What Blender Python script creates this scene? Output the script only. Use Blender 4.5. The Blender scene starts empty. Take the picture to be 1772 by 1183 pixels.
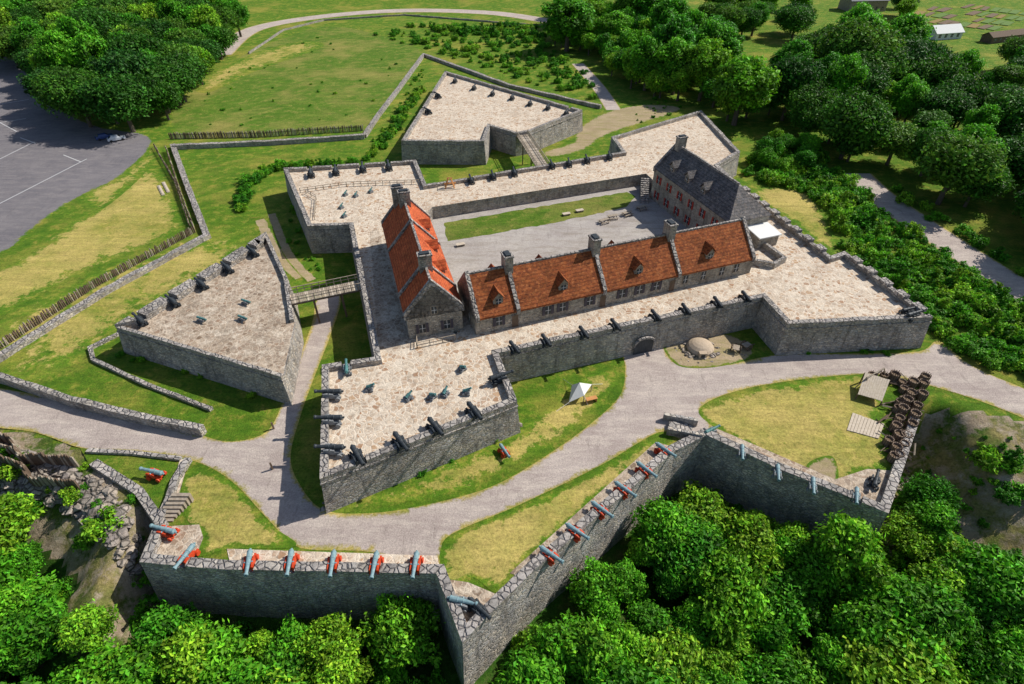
import bpy, math, random
import numpy as np
from mathutils import Vector, Matrix
from mathutils.geometry import tessellate_polygon, delaunay_2d_cdt
random.seed(7); rng=np.random.default_rng(7)
scene=bpy.context.scene
# ------------------------------------------------------------------ camera / survey
H=60.0; PITCH=math.radians(39.7); FPX=1000.0
cp,sp=math.cos(PITCH),math.sin(PITCH)
cam=bpy.data.cameras.new("camera"); camo=bpy.data.objects.new("camera",cam); scene.collection.objects.link(camo)
cam.sensor_width=36; cam.lens=36*FPX/1772; cam.clip_start=0.5; cam.clip_end=6000
camo.location=(0,0,H); camo.rotation_euler=(math.pi/2-PITCH,0,0); scene.camera=camo
def P(u,v,z=0.0):
    """plan position (x,y) of a surveyed feature known to stand at height z"""
    a=(u-886)/FPX; b=(v-591.5)/FPX
    d=(a, cp-b*sp, -sp-b*cp); t=(z-H)/d[2]
    return (d[0]*t, d[1]*t)
def PL(l,z=0.0): return [P(u,v,z) for u,v in l]
# ------------------------------------------------------------------ light
EL=math.radians(44); AZ=math.radians(24)   # azimuth from +X towards +Y
S=Vector((math.cos(EL)*math.cos(AZ),math.cos(EL)*math.sin(AZ),math.sin(EL)))
sl=bpy.data.lights.new("sun",'SUN'); sl.energy=5.0; sl.angle=math.radians(0.5); sl.color=(1,0.95,0.86)
so=bpy.data.objects.new("sun",sl); scene.collection.objects.link(so); so.rotation_euler=S.to_track_quat('Z','Y').to_euler(); so.location=(60,60,120)
w=bpy.data.worlds.new("World"); scene.world=w; w.use_nodes=True
nt=w.node_tree; bg=nt.nodes['Background']; sk=nt.nodes.new('ShaderNodeTexSky'); sk.sky_type='NISHITA'; sk.sun_disc=False
sk.sun_elevation=EL; sk.sun_rotation=math.pi/2-AZ; nt.links.new(sk.outputs[0],bg.inputs[0]); bg.inputs[1].default_value=0.10
scene.view_settings.view_transform='Standard'; scene.view_settings.look='None'; scene.view_settings.exposure=0
# ------------------------------------------------------------------ materials
class NM:
    def __init__(s,name,rough=0.9):
        s.m=bpy.data.materials.new(name); s.m.use_nodes=True; s.t=s.m.node_tree; s.n=s.t.nodes
        s.b=s.n['Principled BSDF']; s.b.inputs['Roughness'].default_value=rough
        s.b.inputs['Specular IOR Level'].default_value=0.2
        s.co=s.n.new('ShaderNodeTexCoord').outputs['Object']
    def L(s,a,b): s.t.links.new(a,b)
    def mp(s,sc,rot=(0,0,0)):
        n=s.n.new('ShaderNodeMapping'); n.inputs['Scale'].default_value=sc; n.inputs['Rotation'].default_value=rot; s.L(s.co,n.inputs[0]); return n.outputs[0]
    def noise(s,scale,detail=4,rough=.6,vec=None,out='Fac'):
        n=s.n.new('ShaderNodeTexNoise'); n.inputs['Scale'].default_value=scale; n.inputs['Detail'].default_value=detail; n.inputs['Roughness'].default_value=rough
        s.L(vec or s.co,n.inputs['Vector']); return n.outputs[out]
    def voro(s,scale,feature='F1',vec=None,out='Color'):
        n=s.n.new('ShaderNodeTexVoronoi'); n.feature=feature; n.inputs['Scale'].default_value=scale; s.L(vec or s.co,n.inputs['Vector']); return n.outputs[out]
    def ramp(s,fac,stops):
        n=s.n.new('ShaderNodeValToRGB'); e=n.color_ramp.elements
        while len(e)<len(stops): e.new(0.5)
        for i,(p,c) in enumerate(stops):
            e[i].position=p; e[i].color=(c,c,c,1) if isinstance(c,(int,float)) else (*c,1)
        s.L(fac,n.inputs[0]); return n.outputs[0]
    def mix(s,fac,a,b,mode='MIX'):
        n=s.n.new('ShaderNodeMix'); n.data_type='RGBA'; n.blend_type=mode
        for k,x in ((0,fac),(6,a),(7,b)):
            if isinstance(x,(int,float)): n.inputs[k].default_value=x if k==0 else (x,x,x,1)
            elif isinstance(x,tuple): n.inputs[k].default_value=(*x,1)
            else: s.L(x,n.inputs[k])
        return n.outputs[2]
    def math(s,op,a,b):
        n=s.n.new('ShaderNodeMath'); n.operation=op
        for k,x in ((0,a),(1,b)):
            if isinstance(x,(int,float)): n.inputs[k].default_value=x
            else: s.L(x,n.inputs[k])
        return n.outputs[0]
    def warp(s,amt,scale=1.3,z=0.0):
        n=s.n.new('ShaderNodeVectorMath'); n.operation='MULTIPLY_ADD'; s.L(s.noise(scale,3,.6,None,'Color'),n.inputs[0]); n.inputs[1].default_value=(amt,amt,z); s.L(s.co,n.inputs[2]); return n.outputs[0]
    def col(s,x):
        if isinstance(x,tuple): s.b.inputs['Base Color'].default_value=(*x,1)
        else: s.L(x,s.b.inputs['Base Color'])
    def bump(s,h,dist=.1,st=.6):
        n=s.n.new('ShaderNodeBump'); n.inputs['Distance'].default_value=dist; n.inputs['Strength'].default_value=st; s.L(h,n.inputs['Height']); s.L(n.outputs[0],s.b.inputs['Normal'])
    def sepx(s,o,k):
        n=s.n.new('ShaderNodeSeparateXYZ'); s.L(o,n.inputs[0]); return n.outputs[k]
def gcol(m,g1,g2,dry,dp):
    big=m.noise(.05,6,.7); mid=m.noise(.4,6,.75,m.warp(2.0,.2)); fine=m.noise(3.2,5,.9); dots=m.noise(1.6,3,.6)
    c=m.mix(m.ramp(mid,[(.35,0),(.65,1)]),g1,g2)
    c=m.mix(m.ramp(big,[(dp[0],0),(dp[1],1)]),c,dry)
    c=m.mix(m.ramp(mid,[(.52,0),(.66,.85)]),c,dry)
    c=m.mix(m.ramp(dots,[(.56,0),(.7,.65)]),c,tuple(x*.4 for x in g1))
    st=m.noise(.5,4,.8,m.mp((.2,1.6,1),(0,0,.9))); c=m.mix(1.0,c,m.ramp(st,[(.35,.8),(.65,1.15)]),'MULTIPLY')
    return m.mix(1.0,c,m.ramp(fine,[(.28,.35),(.7,1.5)]),'MULTIPLY'),fine
def grass(name,*a):
    m=NM(name,1.0); c,f=gcol(m,*a); m.col(c); m.bump(f,.25,.9); return m.m
G_green=((.065,.165,.009),(.155,.25,.018),(.34,.30,.055),(.50,.70))
G_dry=((.17,.23,.03),(.38,.32,.065),(.52,.41,.13),(.35,.6))
G_field=((.07,.16,.011),(.13,.21,.02),(.28,.26,.065),(.46,.66))
M_grass=grass("grass_green",*G_green); M_field=grass("grass_field",*G_field); M_dry=grass("grass_dry",*G_dry)
M_under=grass("undergrowth",(.025,.09,.008),(.06,.14,.013),(.11,.12,.04),(.6,.75))
def vcol(m,c1,c2,c3):
    a=m.noise(.12,5,.7); f=m.noise(5,6,.9); st=m.noise(.7,6,.8,m.mp((.25,1,1),(0,0,.5))); st2=m.noise(.8,5,.8,m.mp((1,.2,1),(0,0,.2)))
    c=m.mix(m.ramp(a,[(.35,0),(.65,1)]),c1,c2); c=m.mix(m.ramp(st,[(.46,0),(.66,.9)]),c,c3)
    c=m.mix(m.ramp(st2,[(.55,0),(.70,.55)]),c,tuple(x*.66 for x in c1))
    return m.mix(1.0,c,m.ramp(f,[(.28,.55),(.72,1.35)]),'MULTIPLY'),f
def gravel(name,*a):
    m=NM(name,1.0); c,f=vcol(m,*a); m.col(c); m.bump(f,.08,.7); return m.m
V_road=((.40,.33,.30),(.50,.425,.385),(.62,.54,.47)); V_dirt=((.48,.37,.24),(.36,.28,.17),(.27,.25,.09)); V_park=((.16,.15,.165),(.21,.195,.205),(.27,.245,.245))
M_dirt=gravel("bare_dirt",*V_dirt); M_parade=gravel("parade_gravel",(.38,.34,.32),(.48,.44,.40),(.30,.26,.22))
def softmat(name,kind,a,base=G_green,ns=1.1,amp=1.5,bias=0.0):
    """inner surface worn into the grass at its border"""
    m=NM(name,1.0); c1,f=(gcol if kind=='g' else vcol)(m,*a); c2,_=gcol(m,*base)
    at=m.n.new('ShaderNodeAttribute'); at.attribute_name='edge'
    k=m.math('ADD',m.math('ADD',at.outputs['Fac'],bias),m.math('MULTIPLY',m.math('SUBTRACT',m.noise(ns,6,.8),.5),amp))
    m.col(m.mix(m.ramp(k,[(.38,0),(.62,1)]),c2,c1)); m.bump(f,.15,.8); return m.m
S_dry=softmat("dry_grass_patch",'g',G_dry,G_green,.35,3.4); S_road=softmat("gravel_road",'v',V_road,G_dry,1.6,1.1,.3); S_dirt=softmat("dirt_patch",'v',V_dirt,G_green,.6,2.2,.1)
S_park=softmat("parking_asphalt",'v',V_park,G_green,.7,1.4,.2); S_field=softmat("meadow",'g',G_field,G_green,.3,1.5)
m=NM("eroded_slope",1.0); c1,f=gcol(m,(.06,.13,.015),(.14,.2,.03),(.34,.28,.11),(.5,.6)); c2,_=vcol(m,(.48,.38,.27),(.36,.28,.19),(.58,.49,.38))
m.col(m.mix(m.ramp(m.noise(.22,6,.75),[(.44,0),(.54,1)]),c1,c2)); m.bump(m.noise(1.2,6,.8),.6,.9); M_slope=m.m
def paving(name,stones,mort,stain,scale=1.35):
    m=NM(name,.9); v=m.warp(.6,1.6)
    cc=m.sepx(m.voro(scale,vec=v),0); ed=m.voro(scale,'DISTANCE_TO_EDGE',v,'Distance')
    k=len(stones); c=m.ramp(cc,[(i/(k-1),s) for i,s in enumerate(stones)])
    c=m.mix(m.ramp(ed,[(.05,1),(.13,0)]),c,mort)
    big=m.noise(.14,7,.8); c=m.mix(m.ramp(big,[(.49,0),(.66,.7)]),c,stain)
    sp_=m.noise(1.3,8,.88); c=m.mix(m.ramp(sp_,[(.51,0),(.65,.85)]),c,tuple(x*.6 for x in stain))
    w2=m.noise(.5,5,.75); c=m.mix(m.ramp(w2,[(.50,0),(.64,.6)]),c,(.76,.67,.55))
    f=m.noise(7,5,.9); c=m.mix(1.0,c,m.ramp(f,[(.28,.55),(.72,1.35)]),'MULTIPLY')
    m.col(c); m.bump(m.ramp(ed,[(.0,0),(.12,1)]),.08,.5); return m.m
M_pave=paving("flagstone_paving",[(.55,.44,.33),(.65,.54,.42),(.36,.20,.11),(.60,.51,.41),(.48,.30,.17),(.68,.58,.46)],(.72,.62,.50),(.42,.33,.25))
M_pave2=paving("old_flagstone",[(.38,.29,.21),(.46,.36,.27),(.22,.15,.10),(.40,.32,.25),(.32,.21,.14),(.48,.40,.31)],(.54,.44,.34),(.23,.18,.135))
def stone(name,cols,mort,sc=1.2,zs=2.0):
    m=NM(name,.95); v0=m.warp(.25,2,.1)
    n=m.n.new('ShaderNodeMapping'); n.inputs['Scale'].default_value=(1,1,zs); m.L(v0,n.inputs[0]); v=n.outputs[0]
    cc=m.sepx(m.voro(sc,vec=v),0); ed=m.voro(sc,'DISTANCE_TO_EDGE',v,'Distance')
    k=len(cols); c=m.ramp(cc,[(i/(k-1),s) for i,s in enumerate(cols)])
    c=m.mix(m.ramp(ed,[(.03,1),(.1,0)]),c,mort)
    b=m.noise(.3,6,.8); c=m.mix(1.0,c,m.ramp(b,[(.3,.55),(.7,1.4)]),'MULTIPLY')
    st=m.noise(1.0,5,.8,m.mp((1,1,.15))); c=m.mix(m.ramp(st,[(.52,0),(.68,.7)]),c,(.13,.12,.105))
    f=m.noise(6,5,.9); c=m.mix(1.0,c,m.ramp(f,[(.28,.5),(.72,1.45)]),'MULTIPLY')
    m.col(c); m.bump(m.ramp(ed,[(0,0),(.15,1)]),.18,.9); return m.m
M_wall=stone("fort_stone",[(.38,.36,.34),(.50,.46,.42),(.26,.255,.255),(.58,.51,.42),(.43,.42,.41),(.62,.54,.44),(.32,.27,.23)],(.44,.40,.35),1.8,1.7)
M_house=stone("house_stone",[(.42,.38,.32),(.54,.49,.41),(.30,.27,.23),(.60,.52,.41)],(.54,.49,.42),2.0,1.8)
M_cope=stone("coping_stone",[(.30,.28,.265),(.42,.38,.35),(.34,.32,.30),(.50,.45,.39)],(.22,.2,.19),1.3,1)
M_rock=stone("rock_rubble",[(.28,.24,.22),(.42,.36,.31),(.2,.18,.16),(.5,.42,.34)],(.14,.12,.1),.9,1.2)
def roof(name,cols):
    m=NM(name,.85); v=m.mp((3,3,5)); cc=m.sepx(m.voro(1.2,vec=v),0)
    c=m.ramp(cc,[(i/(len(cols)-1),s) for i,s in enumerate(cols)])
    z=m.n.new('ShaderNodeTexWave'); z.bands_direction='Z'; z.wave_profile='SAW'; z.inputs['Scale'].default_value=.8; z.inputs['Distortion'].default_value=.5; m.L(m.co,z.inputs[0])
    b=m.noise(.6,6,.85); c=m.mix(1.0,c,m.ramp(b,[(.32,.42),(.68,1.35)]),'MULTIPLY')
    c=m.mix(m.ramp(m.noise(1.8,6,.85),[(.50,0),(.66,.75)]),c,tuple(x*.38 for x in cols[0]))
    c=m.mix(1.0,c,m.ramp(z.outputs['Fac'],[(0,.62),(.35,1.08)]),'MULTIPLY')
    m.col(c); m.bump(z.outputs['Fac'],.06,.9); return m.m
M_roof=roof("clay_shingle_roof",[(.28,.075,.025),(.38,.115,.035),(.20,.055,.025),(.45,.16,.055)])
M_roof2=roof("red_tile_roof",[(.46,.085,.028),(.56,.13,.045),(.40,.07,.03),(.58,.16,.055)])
M_slate=roof("slate_roof",[(.13,.13,.135),(.21,.19,.18),(.10,.10,.11),(.27,.23,.20)])
def wood(name,a,b,rough=.85):
    m=NM(name,rough); n=m.noise(3,5,.7,m.mp((1,1,.3))); m.col(m.mix(m.ramp(n,[(.3,0),(.7,1)]),a,b)); m.bump(n,.02,.5); return m.m
M_wood=wood("weathered_wood",(.24,.19,.14),(.42,.36,.29)); M_dwood=wood("dark_wood",(.09,.065,.045),(.2,.14,.1))
M_pwood=wood("pale_plank",(.45,.37,.28),(.62,.54,.44)); M_owood=wood("new_timber",(.5,.22,.07),(.6,.3,.12))
M_red=wood("red_paint",(.50,.045,.015),(.66,.085,.03),.5); M_teal=wood("verdigris_bronze",(.04,.14,.14),(.14,.29,.28),.45)
M_pale=wood("pale_bronze",(.13,.23,.26),(.28,.40,.43),.4)
M_iron=wood("black_iron",(.025,.03,.035),(.06,.07,.08),.5); M_grey=wood("grey_paint",(.16,.17,.18),(.26,.27,.28),.7)
M_glass=wood("window_glass",(.02,.025,.03),(.05,.06,.07),.15); M_shut=wood("red_shutter",(.36,.03,.02),(.46,.05,.03),.6)
M_dshut=wood("dark_shutter",(.05,.045,.06),(.09,.08,.1),.6); M_white=wood("white_paint",(.6,.6,.6),(.75,.75,.75),.6)
M_canvas=wood("canvas",(.72,.72,.70),(.82,.82,.80),.9); M_clay=wood("oven_clay",(.42,.33,.24),(.55,.44,.33))
M_wick=wood("wicker",(.16,.11,.08),(.34,.26,.2)); M_soil=wood("soil",(.12,.08,.05),(.2,.14,.09))
M_bark=wood("bark",(.07,.055,.04),(.15,.12,.09)); M_tyre=wood("tyre_rubber",(.02,.02,.02),(.04,.04,.04))
M_car1=wood("silver_paint",(.6,.62,.65),(.62,.64,.67),.25); M_car2=wood("blue_paint",(.05,.08,.2),(.06,.09,.22),.25)
M_flow=wood("flower_bed",(.4,.15,.08),(.1,.2,.03)); M_flow2=wood("herb_bed",(.06,.16,.02),(.16,.22,.05))
def leafmat(name,a,b,c_):
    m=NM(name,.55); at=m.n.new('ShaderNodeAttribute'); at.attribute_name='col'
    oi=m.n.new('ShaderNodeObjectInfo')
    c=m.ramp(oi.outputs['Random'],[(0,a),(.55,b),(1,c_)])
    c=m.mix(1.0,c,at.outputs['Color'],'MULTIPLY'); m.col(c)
    tr=m.n.new('ShaderNodeBsdfTranslucent'); m.L(c,tr.inputs[0]); ms=m.n.new('ShaderNodeMixShader'); ms.inputs[0].default_value=.3
    m.L(m.b.outputs[0],ms.inputs[1]); m.L(tr.outputs[0],ms.inputs[2]); m.L(ms.outputs[0],m.n['Material Output'].inputs[0]); return m.m
M_leaf=leafmat("leaves_bright",(.05,.24,.012),(.12,.40,.018),(.26,.50,.03)); M_leafd=leafmat("leaves_dark",(.03,.13,.014),(.065,.22,.018),(.14,.31,.03))
# ------------------------------------------------------------------ mesh builder
class MB:
    def __init__(s): s.v=[];s.f=[];s.m=[];s.mats=[]
    def mi(s,m):
        if m not in s.mats: s.mats.append(m)
        return s.mats.index(m)
    def add(s,vs,fs,mat):
        o=len(s.v); s.v+= [tuple(x) for x in vs]; k=s.mi(mat)
        for f in fs: s.f.append(tuple(i+o for i in f)); s.m.append(k)
    def hexa(s,b,t,mat,top=None):
        s.add(list(b)+list(t),[(3,2,1,0),(0,1,5,4),(1,2,6,5),(2,3,7,6),(3,0,4,7)],mat); s.add(list(t),[(0,1,2,3)],top or mat)
    def box(s,c,sz,mat,rz=0,rx=None):
        x,y,z=[k/2 for k in sz]; R=Matrix.Rotation(rz,3,'Z')
        if rx is not None: R=R@rx
        q=[Vector(c)+R@Vector(p) for p in [(-x,-y,-z),(x,-y,-z),(x,y,-z),(-x,y,-z),(-x,-y,z),(x,-y,z),(x,y,z),(-x,y,z)]]
        s.hexa(q[:4],q[4:],mat)
    def beam(s,a,b,r,mat):
        a=Vector(a);b=Vector(b);d=(b-a).normalized(); u=d.orthogonal().normalized()*r; w_=d.cross(u).normalized()*r
        s.hexa([a-u-w_,a+u-w_,a+u+w_,a-u+w_],[b-u-w_,b+u-w_,b+u+w_,b-u+w_],mat)
    def rock(s,c,r,mat):
        R=Matrix.Rotation(random.uniform(0,6.3),3,'Z')@Matrix.Rotation(random.uniform(-.4,.4),3,'X'); vs=[]
        sx,sy,sz=random.uniform(.7,1.4)*r,random.uniform(.6,1.1)*r,random.uniform(.45,.9)*r
        base=[(0,0,-1)]+[(math.cos(a),math.sin(a),-.35) for a in [k*1.2566 for k in range(5)]]+[(math.cos(a),math.sin(a),.4) for a in [k*1.2566+.6 for k in range(5)]]+[(0,0,.9)]
        for b in base: q=Vector(b)*random.uniform(.75,1.15); vs.append(Vector(c)+R@Vector((q.x*sx,q.y*sy,q.z*sz)))
        fs=[(0,1+(k+1)%5,1+k) for k in range(5)]+[(1+k,1+(k+1)%5,6+k) for k in range(5)]+[(1+(k+1)%5,6+(k+1)%5,6+k) for k in range(5)]+[(6+k,6+(k+1)%5,11) for k in range(5)]
        s.add(vs,fs,mat)
    def lathe(s,prof,mat,n=12,M=Matrix.Identity(4),close=True):
        vs=[];fs=[]
        for x,r in prof:
            for i in range(n):
                a=2*math.pi*i/n; vs.append(M@Vector((x,r*math.cos(a),r*math.sin(a))))
        for j in range(len(prof)-1):
            for i in range(n):
                k=(i+1)%n; fs.append((j*n+i,j*n+k,(j+1)*n+k,(j+1)*n+i))
        if close: fs.append(tuple(range(n))); fs.append(tuple(range((len(prof)-1)*n,len(prof)*n))[::-1])
        s.add(vs,fs,mat)
    def mesh(s,name,smooth=False):
        me=bpy.data.meshes.new(name); me.from_pydata(s.v,[],s.f)
        for m in s.mats: me.materials.append(m)
        me.polygons.foreach_set('material_index',s.m)
        me.update(); return me
    def obj(s,name,parent=None):
        o=bpy.data.objects.new(name,s.mesh(name)); scene.collection.objects.link(o)
        if parent: o.parent=parent
        return o
def link(name,me,loc=(0,0,0),rz=0,sc=1,parent=None):
    o=bpy.data.objects.new(name,me); scene.collection.objects.link(o); o.location=loc; o.rotation_euler=(0,0,rz)
    o.scale=(sc,sc,sc) if isinstance(sc,(int,float)) else sc
    if parent: o.parent=parent
    return o
def empty(name,loc=(0,0,0)):
    o=bpy.data.objects.new(name,None); scene.collection.objects.link(o); o.location=loc; return o
def area(p): return sum(p[i][0]*p[(i+1)%len(p)][1]-p[(i+1)%len(p)][0]*p[i][1] for i in range(len(p)))/2
def ccw(p): p=[tuple(q) for q in p]; return p if area(p)>0 else p[::-1]
def offset(p,d):
    n=len(p); out=[]
    for i in range(n):
        a=Vector(p[i-1]);b=Vector(p[i]);c=Vector(p[(i+1)%n])
        e1=(b-a).normalized(); e2=(c-b).normalized(); n1=Vector((-e1.y,e1.x)); n2=Vector((-e2.y,e2.x))
        m=(n1+n2); k=max(.35,1+n1.dot(n2)); out.append(tuple(b+m*(d/k)))
    return out
def tess(mb,loops,z,mat):
    ls=[[Vector((x,y,z)) for x,y in l] for l in loops]; fl=[q for l in ls for q in l]
    tr=tessellate_polygon(ls); fs=[]
    for t in tr:
        a,b,c=[fl[i] for i in t]
        if (b-a).cross(c-a).z<0: t=(t[0],t[2],t[1])
        fs.append(tuple(t))
    mb.add(fl,fs,mat)
def sides(mb,top,bot,zt,zb,mat,flip=False):
    n=len(top)
    for i in range(n):
        j=(i+1)%n; q=[(*bot[i],zb),(*bot[j],zb),(*top[j],zt),(*top[i],zt)]
        mb.add(q if not flip else q[::-1],[(0,1,2,3)],mat)
def prism(mb,poly,z0,z1,side,top,batter=0):
    p=ccw(poly); b=offset(p,-batter) if batter else p
    tess(mb,[p],z1,top); sides(mb,p,b,z1,z0,side)
def smooth_poly(p,closed=True,sub=6,jit=0.0):
    n=len(p); out=[]
    rngi=range(n) if closed else range(n-1)
    for i in rngi:
        if closed: a,b,c,d=[Vector(p[(i+k)%n]) for k in(-1,0,1,2)]
        else: a,b,c,d=Vector(p[max(i-1,0)]),Vector(p[i]),Vector(p[i+1]),Vector(p[min(i+2,n-1)])
        for k in range(sub):
            t=k/sub; q=.5*((2*b)+(c-a)*t+(2*a-5*b+4*c-d)*t*t+(3*b-a-3*c+d)*t**3)
            out.append((q.x+random.uniform(-jit,jit),q.y+random.uniform(-jit,jit)))
    if not closed: out.append(tuple(p[-1]))
    return out
def straight_jit(p,step=1.2,jit=.2):
    out=[]; n=len(p)
    for i in range(n):
        a=Vector(p[i]);b=Vector(p[(i+1)%n]); k=max(1,int((b-a).length/step))
        for j in range(k):
            q=a.lerp(b,j/k); out.append((q.x+random.uniform(-jit,jit),q.y+random.uniform(-jit,jit)))
    return out
def sdist(X,Y,poly):
    x=X.ravel();y=Y.ravel(); d=np.full(x.shape,1e9); ins=np.zeros(x.shape,bool); n=len(poly)
    for i in range(n):
        ax,ay=poly[i];bx,by=poly[(i+1)%n]; ex,ey=bx-ax,by-ay
        t=np.clip(((x-ax)*ex+(y-ay)*ey)/(ex*ex+ey*ey+1e-12),0,1); d=np.minimum(d,np.hypot(x-ax-t*ex,y-ay-t*ey))
        c=((ay>y)!=(by>y)); xi=ax+(y-ay)*ex/(ey if ey!=0 else 1e-9)
        ins^= c&(x<xi)
    return np.where(ins,-d,d).reshape(X.shape)
def soft(name,px,z,mat,w_=1.0,sub=6):
    """ground sheet with a worn border: 'edge' runs 0 at the rim to 1 at w_ metres inside"""
    p=ccw(smooth_poly(PL(px),True,sub,0)); A=np.array(p); x0,y0=A.min(0);x1,y1=A.max(0); st=max(w_*.8,min(2.5,(x1-x0)/60),.9)
    gx,gy=np.meshgrid(np.arange(x0,x1,st),np.arange(y0,y1,st)); gx=gx.ravel();gy=gy.ravel(); d=sdist(gx,gy,p); k=d<-w_*.35
    pts=[Vector(q) for q in p]+[Vector((a,b)) for a,b in zip(gx[k],gy[k])]; n=len(p)
    r=delaunay_2d_cdt(pts,[(i,(i+1)%n) for i in range(n)],[],1,1e-4)
    V=[(v.x,v.y,z) for v in r[0]]; fs=[]
    for f in r[2]:
        a,b,c=[Vector(V[i]) for i in f]
        fs.append(tuple(f) if (b-a).cross(c-a).z>0 else tuple(f)[::-1])
    mb=MB(); mb.add(V,fs,mat); o=mb.obj(name); VA=np.array(V); ed=np.clip(np.abs(sdist(VA[:,0],VA[:,1],p))/w_,0,1)
    at=o.data.attributes.new('edge','FLOAT','POINT'); at.data.foreach_set('value',ed.astype(np.float32)); return o
def softribbon(name,px,width,z,mat):
    c=smooth_poly(PL(px),False,8,0); rows=[]
    for i in range(len(c)):
        a=Vector(c[max(i-1,0)]);b=Vector(c[min(i+1,len(c)-1)]); d=(b-a).normalized(); n=Vector((-d.y,d.x))
        rows.append([(c[i][0]+n.x*k,c[i][1]+n.y*k,z) for k in(-width*.62,-width*.3,width*.3,width*.62)])
    mb=MB(); mb.add([q for r in rows for q in r],[(i*4+j,i*4+j+1,i*4+j+5,i*4+j+4)[::-1] for i in range(len(c)-1) for j in range(3)],mat)
    o=mb.obj(name); at=o.data.attributes.new('edge','FLOAT','POINT'); at.data.foreach_set('value',[0.0,1.0,1.0,0.0]*len(c)); return o
def wall_line(name,pts,th,z0,z1,mat,top,closed=False,jitz=0.0):
    mb=MB(); n=len(pts); A=[];B=[]
    for i in range(n):
        a=Vector(pts[max(i-1,0)]);b=Vector(pts[i]);c=Vector(pts[min(i+1,n-1)])
        e1=(b-a).normalized() if i>0 else (c-b).normalized(); e2=(c-b).normalized() if i<n-1 else e1
        n1=Vector((-e1.y,e1.x));n2=Vector((-e2.y,e2.x)); m=(n1+n2)/max(.5,1+n1.dot(n2))*th/2*random.uniform(.92,1.08)
        A.append(tuple(b+m));B.append(tuple(b-m))
    zt=[z1+random.uniform(-jitz,jitz) for _ in range(n)]
    for i in range(n-1):
        j=i+1
        mb.hexa([(*B[i],z0),(*B[j],z0),(*A[j],z0),(*A[i],z0)],[(*B[i],zt[i]),(*B[j],zt[j]),(*A[j],zt[j]),(*A[i],zt[i])],mat,top)
    return mb.obj(name)
def resample(pts,step):
    out=[]
    for i in range(len(pts)-1):
        a=Vector(pts[i]);b=Vector(pts[i+1]); k=max(1,int((b-a).length/step))
        out+=[tuple(a.lerp(b,j/k)) for j in range(k)]
    out.append(tuple(pts[-1])); return out
def inpoly(x,y,p):
    c=False;n=len(p)
    for i in range(n):
        ax,ay=p[i];bx,by=p[(i+1)%n]
        if (ay>y)!=(by>y) and x<ax+(y-ay)*(bx-ax)/(by-ay): c=not c
    return c
# ------------------------------------------------------------------ cannons
def cannon_mesh(name,barrel,carr,short=False):
    mb=MB(); k=.55 if short else 1.0; r=1.1
    M=Matrix.Translation((0,0,1.0))@Matrix.Rotation(math.radians(-3 if not short else -30),4,'Y')
    pr=[(-1.5,.04),(-1.45,.11),(-1.36,.11),(-1.32,.05),(-1.25,.22),(-1.15,.27),(-1.05,.25),(-.5,.235),(-.45,.26),(-.38,.22),(.1,.2),(.15,.22),(.2,.19),(1.25,.145),(1.35,.2),(1.5,.19),(1.52,.09),(1.2,.08)]
    mb.lathe([(x*k,q*r) for x,q in pr],barrel,12,M)
    mb.lathe([(-.42,.07),(.42,.07)],barrel,8,Matrix.Translation((.0,0,.95))@Matrix.Rotation(math.pi/2,4,'Z'))
    ch=[(-1.2,.28),(-1.2,.48),(-.85,.5),(-.85,.68),(-.45,.7),(-.45,.88),(.25,.98),(.6,.9),(.68,.28)]
    if short: ch=[(x*.7,z*.9) for x,z in ch]
    for sg in(-1,1):
        y0,y1=sg*.36-.09,sg*.36+.09; n=len(ch)
        vs=[(x,y0,z) for x,z in ch]+[(x,y1,z) for x,z in ch]
        mb.add(vs,[tuple(range(n)),tuple(range(n,2*n))[::-1]]+[(i,(i+1)%n,n+(i+1)%n,n+i) for i in range(n)],carr)
    for x in((-.85,.35) if not short else (-.6,.25)):
        mb.box((x,0,.28),(.2,1.1,.18),carr)
        for sg in(-1,1):
            mb.lathe([(-.07,.27),(.07,.27)],carr,12,Matrix.Translation((x,sg*.58,.27))@Matrix.Rotation(math.pi/2,4,'Z'))
    mb.box((-.2,0,.45),(1.3,.6,.1),carr)
    return mb.mesh(name)
C_iron=cannon_mesh("iron_cannon_mesh",M_iron,M_iron); C_grey=cannon_mesh("grey_cannon_mesh",M_iron,M_grey)
C_red=cannon_mesh("red_cannon_mesh",M_pale,M_red); C_teal=cannon_mesh("bronze_cannon_mesh",M_teal,M_grey); C_mort=cannon_mesh("mortar_mesh",M_teal,M_grey,True); C_pale=cannon_mesh("pale_cannon_mesh",M_pale,M_grey)
CAN=[]
def can(u1,v1,u2,v2,z,me=C_iron,sc=1.15,name="cannon"):
    a=Vector(P(u1,v1,z+1));b=Vector(P(u2,v2,z+1)); d=(b-a).normalized(); c=(a+b)/2
    CAN.append((c,d,z)); link(name,me,(c.x,c.y,z),math.atan2(d.y,d.x)+random.uniform(-.04,.04),sc)
T=5.2
for c in [(590,678,550,680),(591,723,550,725),(593,775,551,775),(608,772,630,806),(683,750,704,780),(743,726,764,752),(811,700,831,724),(848,656,884,646)]: can(*c,T,C_grey if c[0]<600 else C_iron,1.25)
can(600,645,598,622,T,C_teal,.95)
for u,v in [(890,600),(945,588),(1010,574),(1065,561),(1135,545),(1187,534),(1242,522),(1291,512)]: can(u-7,v-9,u+7,v+10,T,C_iron,1.08)
for u,v in [(815,309),(853,302),(890,296),(955,283),(985,280),(1016,274),(1055,268)]: can(u+2,v+7,u-3,v-8,T,C_iron,1.1)
for u,v in [(537,298),(580,294),(627,289),(672,286)]: can(u+1,v+7,u-1,v-8,T,C_iron,1.25)
for u,v in [(240,552),(297,520),(347,490),(392,462),(436,434)]: can(u+9,v+7,u-10,v-8,4.4,C_iron,1.15)
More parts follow.
